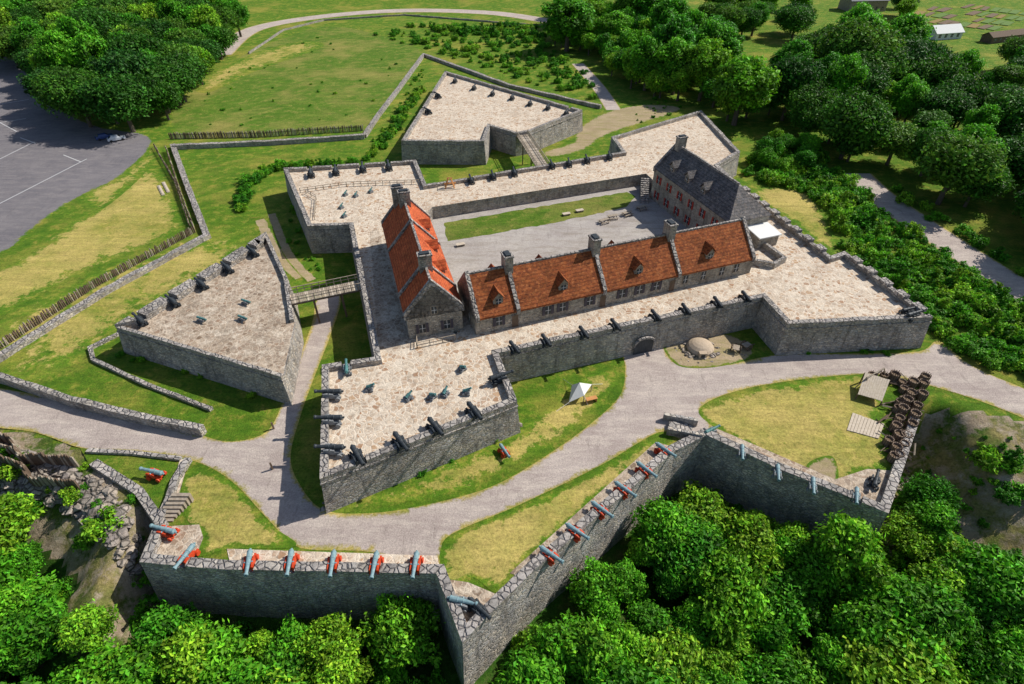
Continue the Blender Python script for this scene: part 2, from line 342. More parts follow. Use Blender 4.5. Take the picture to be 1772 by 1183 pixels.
for u,v in [(787,137),(820,149),(852,159),(886,166),(917,176),(948,183),(980,192)]: can(u-4,v+5,u+4,v-5,T,C_iron,1.1)
for u,v in [(757,163),(740,190)]: can(u+6,v+3,u-6,v-3,T)
can(1572,545,1592,540,T,C_iron); can(1562,536,1585,532,T,C_iron,1.0)
for u,v,a in [(800,632,0),(640,665,1),(707,680,2),(748,680,0),(770,673,3),(808,672,1)]: can(u-5,v+3*(a-1),u+5,v-3*(a-1),T,C_mort,.8,"mortar")
for u,v in [(615,332),(641,325),(597,330),(590,352),(595,367)]: can(u-4,v+2,u+4,v-2,T,C_mort,.7,"mortar")
for u,v in [(424,517),(418,545),(347,547)]: can(u-7,v-2,u+7,v+3,4.4,C_teal,.7)
for u,v in [(430,970),(501,970),(575,972),(648,974),(718,974)]: can(u+3,v-14,u-3,v+20,0.1,C_red,1.12)
for c in [(283,820,245,812),(300,920,268,912),(328,952,313,972)]: can(*c,0.1,C_red,1.12)
for u,v in [(952,958),(997,918),(1040,880),(1080,845),(1117,811),(1150,777)]: can(u-14,v-10,u+17,v+13,0.1,C_red,1.1)
for u,v in [(1284,780),(1346,815),(1407,838),(1482,855)]: can(u+1,v-10,u+1,v+12,0.1,C_pale,.95)
can(1225,745,1240,738,.1,C_teal,.9)
can(785,1036,815,1044,0.1,C_pale,1.1); can(818,1042,840,1062,.1,C_iron,1.1)
can(866,768,880,788,0.05,C_red,.9)
can(1515,835,1518,820,.1,C_iron,1.0)
# ------------------------------------------------------------------ parapets & works
def parapet(name,poly,z,h=.85,th=.9,skip=(),thick={},parent=None,hh={}):
    p=ccw(poly); n=len(p); mb=MB()
    for i in range(n):
        if i in skip: continue
        a=Vector(p[i]);b=Vector(p[(i+1)%n]); e=(b-a); L=e.length; e/=L; nin=Vector((-e.y,e.x)); t_=thick.get(i,th); h_=hh.get(i,h)
        inn=offset(p,t_); ia=Vector(inn[i]); ib=Vector(inn[(i+1)%n]); s0=(ia-a).dot(e); s1=(ib-a).dot(e)
        if i-1 in skip or (i==0 and n-1 in skip): s0=0
        if (i+1)%n in skip: s1=L
        gaps=[]
        for c,d,zc in CAN:
            if abs(zc-z)>1: continue
            dd=(c-a).dot(nin)
            if 0<dd<4.5 and d.dot(-nin)>.45:
                k=d.dot(-nin); s=(c-a).dot(e)+ d.dot(e)/k*dd
                if 1.3<s<L-1.3: gaps.append(s)
        gaps.sort(); cuts=[]; cur=0
        def solid(c0,c1):
            s=c0
            while s<c1-.01:
                k=min(c1,s+random.uniform(2.0,3.5)); k=c1 if c1-k<1 else k; cuts.append((s,k,h_+random.uniform(-.07,.05))); s=k
        for g in gaps:
            if g-.65>cur: solid(cur,g-.65); cuts.append((g-.65,g+.65,h_*.35)); cur=g+.65
        solid(cur,L)
        for c0,c1,hz in cuts:
            i0=s0 if c0==0 else c0; i1=s1 if c1==L else c1
            o0=a+e*c0;o1=a+e*c1;q0=a+e*i0+nin*t_;q1=a+e*i1+nin*t_
            zz=z+hz
            mb.hexa([(*o0,z),(*o1,z),(*q1,z),(*q0,z)],[(*o0,zz),(*o1,zz),(*q1,zz),(*q0,zz)],M_wall,M_cope)
    return mb.obj(name,parent)
fort=empty("stone_fort")
F=PL([(553,828),(895,693),(863,610),(1320,513),(1364,560),(1615,548),(1462,434),(1438,442),(1285,322),(1243,285),(1281,262),(1213,190),(1058,236),(1077,262),(738,318),(720,276),(490,290),(532,390),(604,388),(648,617),(557,630)],T+.8)
F=ccw(F)
hole=ccw(PL([(748,358),(1118,300),(1140,320),(1285,415),(1260,428),(845,520),(800,548),(790,578),(755,560),(700,400)],T))
ZP=2.5
mb=MB(); tess(mb,[F,hole[::-1]],T,M_pave); sides(mb,F,offset(F,-.45),T,-.3,M_wall)
sides(mb,hole[::-1],hole[::-1],T,ZP-.3,M_wall)
mb.obj("ramparts",fort)
parapet("parapet",F,T,.8,.9,parent=fort)
mb=MB(); tess(mb,[offset(hole,-.3)],ZP,M_parade); mb.obj("parade_ground",fort)
mb=MB(); tess(mb,[ccw(straight_jit(PL([(768,385),(1085,332),(1100,340),(1085,358),(960,385),(775,418)],ZP),1,.25))],ZP+.02,M_field); mb.obj("parade_lawn",fort)
mb=MB(); tess(mb,[ccw(straight_jit(PL([(640,400),(655,395),(700,560),(720,600),(655,606)],T),1,.1))],T+.02,M_pave2); mb.obj("curtain_shade_paving",fort)  # west curtain walk: darker flagstone colour stands in for shade beside the barracks
def course(name,poly,z,parent):
    p=ccw(poly); mb=MB(); o=offset(p,-.12); i_=offset(p,.05)
    for k in range(len(p)):
        j=(k+1)%len(p); mb.hexa([(*o[k],z-.22),(*o[j],z-.22),(*i_[j],z-.22),(*i_[k],z-.22)],[(*o[k],z),(*o[j],z),(*i_[j],z),(*i_[k],z)],M_cope)
    mb.obj(name,parent)
course("string_course",F,T-.1,fort)
def arch_gate(u,v):
    a=Vector(P(863,610,T+.8));b=Vector(P(1320,513,T+.8)); e=(b-a).normalized(); out=Vector((e.y,-e.x))
    c=Vector(P(u,v,0)); s=(c-a).dot(e); c=a+e*s+out*.25
    mb=MB(); pts=[(-1.7,0),(1.7,0),(1.7,1.8)]+[(1.7*math.cos(t),1.8+1.3*math.sin(t)) for t in [math.pi*k/10 for k in range(1,10)]]+[(-1.7,1.8)]
    f=lambda x,z,o:(c.x+e.x*x+out.x*o,c.y+e.y*x+out.y*o,z)
    n=len(pts); mb.add([f(x,z,.28) for x,z in pts],[tuple(range(n))],M_iron)
    arc=pts[2:]
    for i in range(len(arc)-1):
        (x0,z0),(x1,z1)=arc[i],arc[i+1]; k=1.2
        mb.hexa([f(x0,z0,.2),f(x1,z1,.2),f(x1*k,1.8+(z1-1.8)*k,.2),f(x0*k,1.8+(z0-1.8)*k,.2)],[f(x0,z0,.6),f(x1,z1,.6),f(x1*k,1.8+(z1-1.8)*k,.6),f(x0*k,1.8+(z0-1.8)*k,.6)],M_cope)
    mb.obj("gate_arch",fort)
arch_gate(1103,600)
mb=MB()
for (a,b) in [(Vector(P(1438,442,T+.8)),Vector(P(1285,322,T+.8))),(Vector(P(1615,548,T+.8)),Vector(P(1462,434,T+.8)))]:
    e=(b-a); L=e.length; e/=L; nn=Vector((-e.y,e.x)); s=1.5
    while s<L-2:
        c=a+e*(s+.9)+nn*.55; mb.box((c.x,c.y,T+1.05),(1.9,1.3,.6),M_cope,math.atan2(e.y,e.x)); s+=3.6
mb.obj("merlons",fort)
T2=4.4
rav=empty("west_ravelin")
D=ccw(PL([(200,566),(486,652),(508,552),(497,480),(462,404)],T2+.6))
mb=MB(); prism(mb,D,-.3,T2,M_wall,M_pave2,.5); mb.obj("body",rav)
def edge_idx(poly,u1,v1,u2,v2,z):
    m=(Vector(P(u1,v1,z))+Vector(P(u2,v2,z)))/2; n=len(poly)
    return min(range(n),key=lambda i:((Vector(poly[i])+Vector(poly[(i+1)%n]))/2-m).length)
e1=edge_idx(D,462,404,200,566,T2); e2=edge_idx(D,486,652,508,552,T2); e3=edge_idx(D,200,566,486,652,T2)
parapet("parapet",D,T2,.7,.6,skip=(e2,),thick={e1:2.2},hh={e1:1.1},parent=rav)
course("string_course",D,T2-.1,rav)
rv=empty("north_ravelin")
N=ccw(PL([(694,243),(770,122),(1008,190),(917,226),(893,230),(848,217),(838,244)],T+.8))
mb=MB(); prism(mb,N,-.3,T,M_wall,M_pave,.4); mb.obj("body",rv)
parapet("parapet",N,T,.8,.9,parent=rv); course("string_course",N,T-.1,rv)
# ------------------------------------------------------------------ outworks and terrain
outer_px=[(150,798),(228,848),(268,905),(240,972),(390,985),(755,992),(800,1112),(855,1055),(925,985),(1168,780),(1222,752),(1335,805),(1538,888),(1592,725)]
OW=PL(outer_px,1.0)
plateau=[(-400,P(0,742)[1]+4)]+[P(-60,742),P(60,765),P(120,785)]+OW+[P(1640,720),P(1772,745),(120,P(1772,745)[1]-2),(400,30),(400,3000),(-400,3000)]
PLc=ccw(plateau)
XS=P(268,905,1)[0]-3; XR=P(1592,725,1)[0]
def terrain_z(X,Y):
    d=sdist(X,Y,PLc); ss=lambda t:(lambda q:q*q*(3-2*q))(np.clip(t,0,1))
    zw=-8.5*ss((d+3.2)/2.4)-.16*np.clip(d,0,60)
    zs=-.3*ss((d+1.2)/1.0)-7.5*ss(d/20)-.16*np.clip(d-4,0,60)
    wl=ss((X-(XS-2))/5)*(1-ss((X-(XR+.5))/9)) 
    n=.5*np.sin(X*.31+Y*.17)*np.cos(Y*.27-X*.11)*np.clip(d/5,0,1)+.35*np.sin(X*1.1+Y*.7)*np.sin(Y*1.3-X*.4)*np.clip(d/2,0,1)
    z=zw*wl+zs*(1-wl)+n
    far=np.clip((Y-430)/600,0,1)*8
    return z+far*np.sin(X*.006+1)**2
def axis(lo,hi,step,far):
    a=list(np.arange(lo,hi+.01,step)); s=step; x=hi; r=[]
    while x<far: s*=1.25; x+=s; r.append(x)
    s=step; x=lo; l=[]
    while x>-far: s*=1.25; x-=s; l.append(x)
    return np.array(l[::-1]+a+r)
xs=axis(-105,110,1.0,2500); ys=axis(-5,85,1.0,2500)
X,Y=np.meshgrid(xs,ys); Z=terrain_z(X,Y); nx,ny=len(xs),len(ys)
me=bpy.data.meshes.new("ground"); vs=np.stack([X.ravel(),Y.ravel(),Z.ravel()],1)
idx=np.arange(nx*ny).reshape(ny,nx); q=np.stack([idx[:-1,:-1],idx[:-1,1:],idx[1:,1:],idx[1:,:-1]],-1).reshape(-1,4)
me.from_pydata(vs.tolist(),[],q.tolist())
for m_ in (M_grass,M_under,M_slope): me.materials.append(m_)
Dd=sdist(X,Y,PLc)[:-1,:-1].ravel(); Xc=X[:-1,:-1].ravel(); Yc=Y[:-1,:-1].ravel()
slope=((Xc>XR-6)&(Dd>-1.5)&(Dd<17)&(Yc>20))|((Xc<XS+2)&(Dd>-.5)&(Dd<10)&(Yc>10))
mi_=np.where(slope,2,np.where(Dd>.2,1,0)); me.polygons.foreach_set('material_index',mi_.astype(int)); me.polygons.foreach_set('use_smooth',[True]*len(q))
g=bpy.data.objects.new("ground",me); scene.collection.objects.link(g)
cov=OW+[P(1592,690),P(1560,600),P(300,600),P(150,700),P(130,760)]
mb=MB(); tess(mb,[ccw(cov)],.02,M_grass); mb.obj("lawn")
ow=empty("lower_battery_wall")
def outwork(pts,th,zt,zb):
    n=len(pts); A=[];B=[];C=[]
    for i in range(n):
        a=Vector(pts[max(i-1,0)]);b=Vector(pts[i]);c=Vector(pts[min(i+1,n-1)])
        e1=(b-a).normalized() if i>0 else (c-b).normalized(); e2=(c-b).normalized() if i<n-1 else e1
        n1=Vector((-e1.y,e1.x));n2=Vector((-e2.y,e2.x)); m=(n1+n2)/max(.4,1+n1.dot(n2))
        A.append((b.x,b.y)); B.append(tuple(b+m*th)); C.append(tuple(b-m*.9))
    mb=MB()
    for i in range(n-1):
        a=Vector(A[i]);b=Vector(A[i+1]); L=(b-a).length; e=(b-a)/L; nin=Vector((-e.y,e.x)); zt_=zt if i>1 else .35
        mb.add([(*C[i],zb),(*C[i+1],zb),(*A[i+1],0.25),(*A[i],0.25)],[(0,1,2,3)],M_wall)
        gaps=[]
        for c,d,zc in CAN:
            if abs(zc)>1: continue
            dd=(c-a).dot(nin)
            if 0<dd<4.5 and d.dot(-nin)>.45:
                s=(c-a).dot(e)+d.dot(e)/d.dot(-nin)*dd
                if 1.2<s<L-1.2: gaps.append(s)
        gaps.sort(); cur=0; cuts=[]
        def solid(c0,c1):
            s=c0
            while s<c1-.01:
                k=min(c1,s+random.uniform(1.8,3.2)); k=c1 if c1-k<1 else k; cuts.append((s,k,zt_+random.uniform(-.08,.06))); s=k
        for g_ in gaps:
            if g_-.6>cur: solid(cur,g_-.6); cuts.append((g_-.6,g_+.6,.45)); cur=g_+.6
        solid(cur,L); Bi=Vector(B[i]);Bj=Vector(B[i+1])
        for c0,c1,z in cuts:
            o0=a+e*c0;o1=a+e*c1
            q0=Bi if c0==0 else a+e*c0+nin*th; q1=Bj if c1==L else a+e*c1+nin*th
            mb.hexa([(*o0,.0),(*o1,.0),(*q1,.0),(*q0,.0)],[(*o0,z),(*o1,z),(*q1,z),(*q0,z)],M_wall,M_cope)
    mb.obj("wall",ow)
outwork(OW,1.1,1.0,-11)
wall_line("stone_wall",PL([(272,905),(292,862),(302,830),(325,792)],.6),.9,-.5,.7,M_wall,M_cope)
wall_line("stone_wall",PL([(312,792),(230,782),(150,778)],.4),.6,-.5,.4,M_wall,M_cope)
# ------------------------------------------------------------------ roads, lawns, paving
road=[(-60,668),(100,690),(250,722),(345,752),(400,764),(460,748),(488,700),(510,640),(540,560),(548,520),(575,505),(590,520),(572,580),(545,650),(520,720),(503,790),(520,840),(560,882),(640,888),(740,873),(850,842),(940,792),(1020,735),(1072,685),(1082,640),(1078,605),(1105,590),(1140,592),(1160,620),(1200,632),(1270,628),(1360,612),(1480,612),(1590,608),(1625,590),(1680,632),(1772,672),(1850,700),(1850,760),(1772,724),(1690,692),(1600,665),(1520,648),(1400,655),(1280,675),(1212,706),(1235,745),(1180,760),(1140,748),(1040,805),(900,873),(800,915),(765,940),(760,985),(640,955),(520,948),(470,905),(400,832),(330,796),(230,780),(140,775),(60,748),(-60,728)]
soft("road",road,.045,S_road,.7)
soft("dry_lawn",[(322,815),(400,835),(465,905),(512,945),(400,950),(345,962),(350,925),(320,890)],.06,S_dry,1.2)
soft("dry_lawn",[(770,938),(900,880),(1040,812),(1135,758),(1145,775),(1000,890),(900,985),(860,1025),(820,1000),(778,1010)],.06,S_dry,1.2)
soft("dry_lawn",[(1212,705),(1280,680),(1400,658),(1500,650),(1540,665),(1520,720),(1540,800),(1490,815),(1440,845),(1330,790),(1230,735)],.06,S_dry,1.5)
soft("dry_lawn",[(600,878),(750,860),(850,825),(960,765),(1040,700),(1075,640),(1020,650),(900,745),(780,800),(670,850)],.03,S_dry,2.2)
soft("bare_dirt",[(1150,595),(1180,580),(1240,575),(1290,590),(1300,618),(1240,635),(1180,635),(1155,615)],.065,S_dirt,.8)
soft("bare_dirt",[(1400,800),(1440,790),(1450,830),(1420,845),(1395,825)],.08,S_dirt,.8)
soft("bare_dirt",[(1000,220),(1060,190),(1130,180),(1180,190),(1060,230),(1010,260),(955,272),(940,262),(990,245)],.03,S_dirt,2)
soft("dry_lawn",[(1300,330),(1400,335),(1450,430),(1440,440),(1380,390)],.03,S_dry,2)
def plat(name,px,mat=M_pave): 
    mb=MB(); prism(mb,PL(px),0,.1,M_cope,mat); mb.obj(name)
plat("gun_platform",[(393,950),(757,962),(762,988),(400,982)])
plat("gun_platform",[(882,992),(1135,765),(1168,775),(905,1000)],M_pave2)
plat("gun_platform",[(272,912),(345,908),(352,930),(340,962),(250,966)],M_pave2)
plat("gun_platform",[(1240,742),(1445,830),(1500,812),(1545,815),(1535,870),(1450,860),(1228,758)],M_pave2)
plat("gun_platform",[(768,1002),(810,1008),(862,1030),(810,1085),(795,1080)],M_pave2)
plat("stone_path",[(312,795),(328,795),(305,870),(290,870)],M_pave)
soft("parking_lot",[(-200,60),(20,95),(80,170),(160,215),(262,238),(215,300),(130,345),(60,395),(0,440),(-200,520)],.03,S_park,1.6)
for a,b in [((0,352),(150,275)),((0,275),(60,245)),((110,268),(140,280)),((35,238),(62,248)),((0,180),(50,172)),((0,212),(30,228)),((-20,215),(45,205))]:
    p=Vector(P(*a));q=Vector(P(*b)); d=(q-p).normalized(); n=Vector((-d.y,d.x))*.1; mb=MB()
    mb.add([(*(p-n),.045),(*(q-n),.045),(*(q+n),.045),(*(p+n),.045)],[(0,1,2,3)],M_white); mb.obj("parking_line")
soft("dry_lawn",[(200,330),(262,285),(320,385),(300,405),(150,470),(0,545),(-60,570),(-60,500),(60,430)],.02,S_dry,4)
soft("field",[(310,232),(620,222),(660,190),(732,92),(660,60),(560,45),(440,85),(330,150)],.022,S_field,2)
soft("dry_lawn",[(340,140),(430,95),(520,72),(560,80),(450,120),(360,160)],.034,S_dry,9)
soft("dry_lawn",[(150,330),(215,300),(262,240),(280,262),(230,320),(160,370)],.027,S_dry,4)
soft("dry_lawn",[(0,560),(150,480),(330,410),(400,400),(430,450),(300,520),(180,600),(60,660),(0,640)],.015,S_dry,9)
softribbon("footpath",[(380,95),(440,50),(560,28),(700,18),(850,22),(960,38)],8,.042,S_road)
softribbon("side_road",[(1480,300),(1530,345),(1640,420),(1772,505),(1900,590)],6.5,.035,S_road)
softribbon("footpath",[(1000,110),(1035,150),(1062,190)],4,.035,S_road)
softribbon("footpath",[(450,380),(480,440),(520,480)],2,.035,S_dirt)
softribbon("footpath",[(470,370),(500,440),(540,485)],1.6,.037,S_dirt)
# ------------------------------------------------------------------ low walls, fences, rubble
def rubble(name,px,th,h,z=0,st=2):
    wall_line(name,resample(PL(px,h+z),st),th,z-.3,z+h,M_wall,M_cope,jitz=.1)
rubble("stone_wall",[(298,248),(322,315),(357,405),(180,500),(0,612),(-60,650)],1.3,.9)
rubble("stone_wall",[(298,250),(480,242),(630,232)],1.2,1.2)
rubble("stone_wall",[(630,232),(655,195),(690,150),(733,92),(880,145),(1040,182)],1.2,1.0)
rubble("retaining_wall",[(-60,632),(0,648),(120,688),(260,722),(348,738)],.9,1.6)
rubble("stone_wall",[(205,575),(155,600),(160,620),(250,662),(365,706)],.6,.5)
rubble("stone_wall",[(430,90),(490,50),(560,33),(700,24),(930,42)],.5,.7)
def rocks(name,px,n,r0,r1,world=False,mat=M_rock):
    p=PL(px) if not world else px; x0=min(q[0] for q in p);x1=max(q[0] for q in p);y0=min(q[1] for q in p);y1=max(q[1] for q in p); pts=[]
    while len(pts)<n:
        x,y=random.uniform(x0,x1),random.uniform(y0,y1)
        if inpoly(x,y,p): pts.append((x,y))
    A_=np.array(pts); zz=terrain_z(A_[:,0],A_[:,1]); mb=MB()
    for (x,y),z in zip(pts,zz): mb.rock((x,y,z),random.uniform(r0,r1)*random.uniform(.6,1.2),mat)
    mb.obj(name)
rocks("rock_pile",[(-40,755),(60,785),(140,812),(210,862),(240,960),(200,960),(140,890),(60,850),(-40,830)],620,.25,.95)
rocks("rock_pile",[(560,885),(900,745),(905,735),(895,728),(556,872)],170,.15,.42)
rocks("rock_pile",[(1600,730),(1640,760),(1690,850),(1640,900),(1560,930),(1560,890)],160,.15,.7)
rocks("rock_pile",[(1160,600),(1290,600),(1300,620),(1170,632)],50,.12,.3)
def palisade(name,px,h=1.9,step=.42,rail=True,w_=.13,follow=False):
    pts=resample(PL(px,0),step); mb=MB(); A_=np.array(pts); Zt=terrain_z(A_[:,0],A_[:,1]) if follow else np.zeros(len(pts))
    for (x,y),z in zip(pts,Zt):
        hh=h*random.uniform(.85,1.12); r=w_*random.uniform(.8,1.2); lx=random.uniform(-.12,.12); ly=random.uniform(-.1,.1)
        mb.add([(x-r,y-r,z-.4),(x+r,y-r,z-.4),(x+r,y+r,z-.4),(x-r,y+r,z-.4),(x-r+lx,y-r+ly,z+hh*.85),(x+r+lx,y-r+ly,z+hh*.85),(x+r+lx,y+r+ly,z+hh*.85),(x-r+lx,y+r+ly,z+hh*.85),(x+lx,y+ly,z+hh)],
          [(0,1,5,4),(1,2,6,5),(2,3,7,6),(3,0,4,7),(4,5,8),(5,6,8),(6,7,8),(7,4,8)],M_wood if random.random()<.4 else M_dwood)
    if rail:
        for i in range(0,len(pts)-6,6): mb.beam((*pts[i],Zt[i]+h*.6),(*pts[i+6],Zt[i+6]+h*.6),.06,M_dwood)
    mb.obj(name)
palisade("palisade_fence",[(290,262),(310,325),(338,402),(160,500),(0,605),(-60,640)],1.7,.36,w_=.09)
palisade("palisade_fence",[(268,255),(305,320),(330,395)],1.5,.5,w_=.08)
palisade("palisade_fence",[(295,240),(450,237),(628,226)],1.9,.36,w_=.1)
palisade("palisade_fence",[(-30,748),(30,772),(42,800),(135,806)],2.4,.27,follow=True)
palisade("palisade_fence",[(-30,785),(45,812),(55,835),(135,842)],2.4,.27,follow=True)
palisade("palisade_fence",[(-30,768),(38,790)],2.2,.27,follow=True)
mb=MB()
for u,v in [(474,742),(472,812),(502,655),(352,748)]: mb.beam((*P(u,v),0),(*P(u,v),1.3),.1,M_dwood)
mb.obj("timber_bollards")
# ------------------------------------------------------------------ houses
class Fr:
    def __init__(s,A,B,depth):
        s.A=Vector(A);s.u=(Vector(B)-s.A);s.L=s.u.length;s.u/=s.L;s.n=Vector((-s.u.y,s.u.x));s.d=depth
    def __call__(s,a,t,z): q=s.A+s.u*a+s.n*t; return (q.x,q.y,z)
    def back(s): B=s.A+s.n*s.d; A=B+s.u*s.L; return Fr(A,B,s.d)
    def end(s,k):
        if k: A=s.A+s.u*s.L; return Fr(A,A+s.n*s.d,s.L)
        A=s.A+s.n*s.d; return Fr(A,s.A,s.L)
def fb(mb,F,s0,s1,t0,t1,z0,z1,mat): mb.hexa([F(s0,t0,z0),F(s1,t0,z0),F(s1,t1,z0),F(s0,t1,z0)],[F(s0,t0,z1),F(s1,t0,z1),F(s1,t1,z1),F(s0,t1,z1)],mat)
def slab(mb,F,prof,s0,s1,mat):
    n=len(prof); vs=[F(s0,t,z) for t,z in prof]+[F(s1,t,z) for t,z in prof]
    mb.add(vs,[tuple(range(n)),tuple(range(n,2*n))[::-1]]+[(i,n+i,n+(i+1)%n,(i+1)%n) for i in range(n)],mat)
def window(mb,F,s,z,w_=.95,h=1.4,sh=None,door=False,sw=.22):
    fb(mb,F,s-w_/2-.12,s+w_/2+.12,-.06,.02,z-.1,z+h+.12,M_wood if not door else M_cope)
    fb(mb,F,s-w_/2,s+w_/2,-.09,.0,z,z+h,M_dwood if door else M_glass)
    if not door:
        fb(mb,F,s-.03,s+.03,-.12,-.05,z,z+h,M_white); fb(mb,F,s-w_/2,s+w_/2,-.115,-.05,z+h*.5-.03,z+h*.5+.03,M_white)
    if sh:
        for k in(-1,1): c=s+k*(w_*(.53+sw)+.02); fb(mb,F,c-w_*sw,c+w_*sw,-.14,.0,z-.05,z+h+.05,sh)
def dormer(mb,F,s,ze,zr,rm,t0=.9,w_=1.5,hw=1.3,hg=.9,wallm=None):
    k=(zr-ze)/(F.d/2); zb=ze+k*t0; te=(zb+hw+hg-ze)/k; wm=wallm or M_house
    prof=[(-w_/2,zb-.3),(w_/2,zb-.3),(w_/2,zb+hw),(0,zb+hw+hg),(-w_/2,zb+hw)]
    n=5; vs=[F(s+x,t0,z) for x,z in prof]+[F(s+x,min(te,F.d/2),z) for x,z in prof]
    mb.add(vs,[(0,1,2,3,4)]+[(i,n+i,n+(i+1)%n,(i+1)%n) for i in range(n)],wm)
    o=.25
    for sg in(-1,1):
        a=[(0,zb+hw+hg+.14),(sg*(w_/2+o),zb+hw-.14),(sg*(w_/2+o),zb+hw-.02),(0,zb+hw+hg+.28)]
        vs=[F(s+x,t0-.3,z) for x,z in a]+[F(s+x,min(te+.3,F.d/2),z) for x,z in a]
        mb.add(vs,[(0,1,2,3),(7,6,5,4),(0,4,5,1),(1,5,6,2),(2,6,7,3),(3,7,4,0)],rm)
    G=Fr(F(0,t0,0)[:2],F(F.L,t0,0)[:2],1); window(mb,G,s,zb+.25,.8,.9)
def house(name,F,z0,ze,zr,rm,fire=(),chim=(),dor=(),bdor=(),hipR=False,ov=.3):
    E=empty(name); d=F.d; L=F.L; h=d/2; k=(zr-ze)/h
    mb=MB()
    if hipR: fb(mb,F,0,L,0,d,z0,ze,M_house); slab(mb,F,[(0,ze),(d,ze),(h,zr-.05)],0,.5,M_house)
    else: slab(mb,F,[(0,z0),(d,z0),(d,ze),(h,zr-.05),(0,ze)],0,L,M_house)
    mb.obj("walls",E)
    mb=MB(); th=.22
    if not hipR:
        for sg in(0,1):
            f=(lambda t:t) if sg==0 else (lambda t:d-t)
            slab(mb,F,[(f(-ov),ze-ov*k+.05),(f(h),zr+.05),(f(h),zr+.05+th*1.3),(f(-ov),ze-ov*k+.05+th*1.3)],.1,L-.1,rm)
    else:
        z_=ze+.02; e=[F(.1,-ov,z_),F(L+ov,-ov,z_),F(L+ov,d+ov,z_),F(.1,d+ov,z_)]; r0=F(.1,h,zr);r1=F(L-h*1.1,h,zr)
        mb.add(e+[r0,r1],[(0,1,5,4),(1,2,5),(2,3,4,5),(3,0,4),(3,2,1,0)],rm)
    fb(mb,F,.1,L-(.1 if not hipR else h*1.1),h-.18,h+.18,zr+th-.2,zr+th+.22,M_cope)
    mb.obj("roof",E)
    mb=MB()
    for s in fire:
        up=.55
        slab(mb,F,[(-.35,ze-.6),(-.35,ze+.35),(h,zr+up+.25),(d+.35,ze+.35),(d+.35,ze-.6)],s-.3,s+.3,M_cope)
    if fire: mb.obj("fire_gables",E)
    mb=MB()
    for s,t in chim:
        zb=zr-(abs(t-h))*k-.6; fb(mb,F,s-.62,s+.62,t-.95,t+.95,zb,zr+2.1,M_house); fb(mb,F,s-.74,s+.74,t-1.07,t+1.07,zr+2.1,zr+2.35,M_cope)
        fb(mb,F,s-.4,s+.4,t-.7,t+.7,zr+2.35,zr+2.55,M_iron)
    if chim: mb.obj("chimneys",E)
    mb=MB()
    for s in dor: dormer(mb,F,s,ze,zr,rm)
    G=F.back()
    for s in bdor: dormer(mb,G,L-s,ze,zr,rm)
    if dor or bdor: mb.obj("dormers",E)
    return E
A=P(824,580,T);B=P(1297,472,T); FB=Fr(A,B,9.2); L=FB.L
def sof(u,v,z,F): q=Vector(P(u,v,z)); return (q-F.A).dot(F.u)
sf=lambda u,v:sof(u,v,T+1.5,FB)
ch=[sof(893,470,14.5,FB),sof(1048,438,14.5,FB),sof(1178,408,14.5,FB)]
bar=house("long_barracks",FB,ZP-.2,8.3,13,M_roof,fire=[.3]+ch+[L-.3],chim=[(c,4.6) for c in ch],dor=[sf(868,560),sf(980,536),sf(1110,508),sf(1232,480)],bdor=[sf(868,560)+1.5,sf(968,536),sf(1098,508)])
mb=MB()
for u,sh in [(865,1),(950,1),(975,1),(1022,1),(1078,1),(1108,1),(1137,1),(1187,0),(1218,0),(1250,0),(1275,0)]:
    window(mb,FB,sf(u,570-(u-823)*.228),T+1.0,.95,1.5,M_dshut if sh else None)
for u in (893,1045,1165): window(mb,FB,sf(u,570-(u-823)*.228),T,1.0,2.2,None,True)
G=FB.back()
for i in range(12): window(mb,G,2+i*3.9,T+.3,.95,1.4,M_shut)
window(mb,FB.end(0),3.0,T+.8,.9,1.4); window(mb,FB.end(0),6.2,T+.8,.9,1.4)
window(mb,FB.end(1),3.0,T+.8,.9,1.4); window(mb,FB.end(1),6.2,T+.8,.9,1.4)
mb.obj("windows_and_doors",bar)
a=Vector(P(703,548,9.4)); b=Vector(P(663,385,9.4))
FW=Fr(tuple(b),tuple(a),8.2); LW=FW.L
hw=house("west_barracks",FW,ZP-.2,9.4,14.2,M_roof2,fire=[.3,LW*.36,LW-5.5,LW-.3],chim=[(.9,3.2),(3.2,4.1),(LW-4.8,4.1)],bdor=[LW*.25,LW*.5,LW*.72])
mb=MB(); E1=FW.end(1); G=FW.back()
for s in(2.1,5.8): window(mb,E1,s,T+.9,.95,1.5,M_dshut); 
window(mb,E1,4.1,9.2,.8,1.2)
for s in np.arange(2.5,LW-2,4): window(mb,FW,s,T+1.2,.95,1.5,None); window(mb,G,s,T+1.0,.95,1.5,M_shut); 
mb.obj("windows_and_doors",hw)
a=P(1133,290,9.4); b=P(1262,385,9.4); FE=Fr(a,b,9.0)
if FE.n.x<0: FE=Fr(b,a,9.0); fl=True
else: fl=False
LE=FE.L
he=house("east_barracks",FE,ZP-.2,9.4,13.8,M_slate,fire=[.3] if not fl else [LE-.3],chim=[(1.4,4.5)],dor=[5,10.5,16],hipR=True)
mb=MB()
for s in np.arange(2.4,LE-1.5,4.0):
    for z in (ZP+.9,ZP+4.3): window(mb,FE,s,z,.95,1.5,M_shut,sw=.17)
E1=FE.end(1)
for s in (2.5,6.2): window(mb,E1,s,T+1,.95,1.5,M_shut)
mb.obj("windows_and_doors",he)
mb=MB(); fb(mb,FE,LE+.3,LE+4,4.2,8.6,T-.2,T+2.4,M_house); mb.hexa([FE(LE+.05,4,T+2.6),FE(LE+4.3,4,T+2.2),FE(LE+4.3,8.9,T+2.2),FE(LE+.05,8.9,T+2.6)],[FE(LE+.05,4,T+2.8),FE(LE+4.3,4,T+2.4),FE(LE+4.3,8.9,T+2.4),FE(LE+.05,8.9,T+2.8)],M_canvas); mb.obj("lean_to",he)
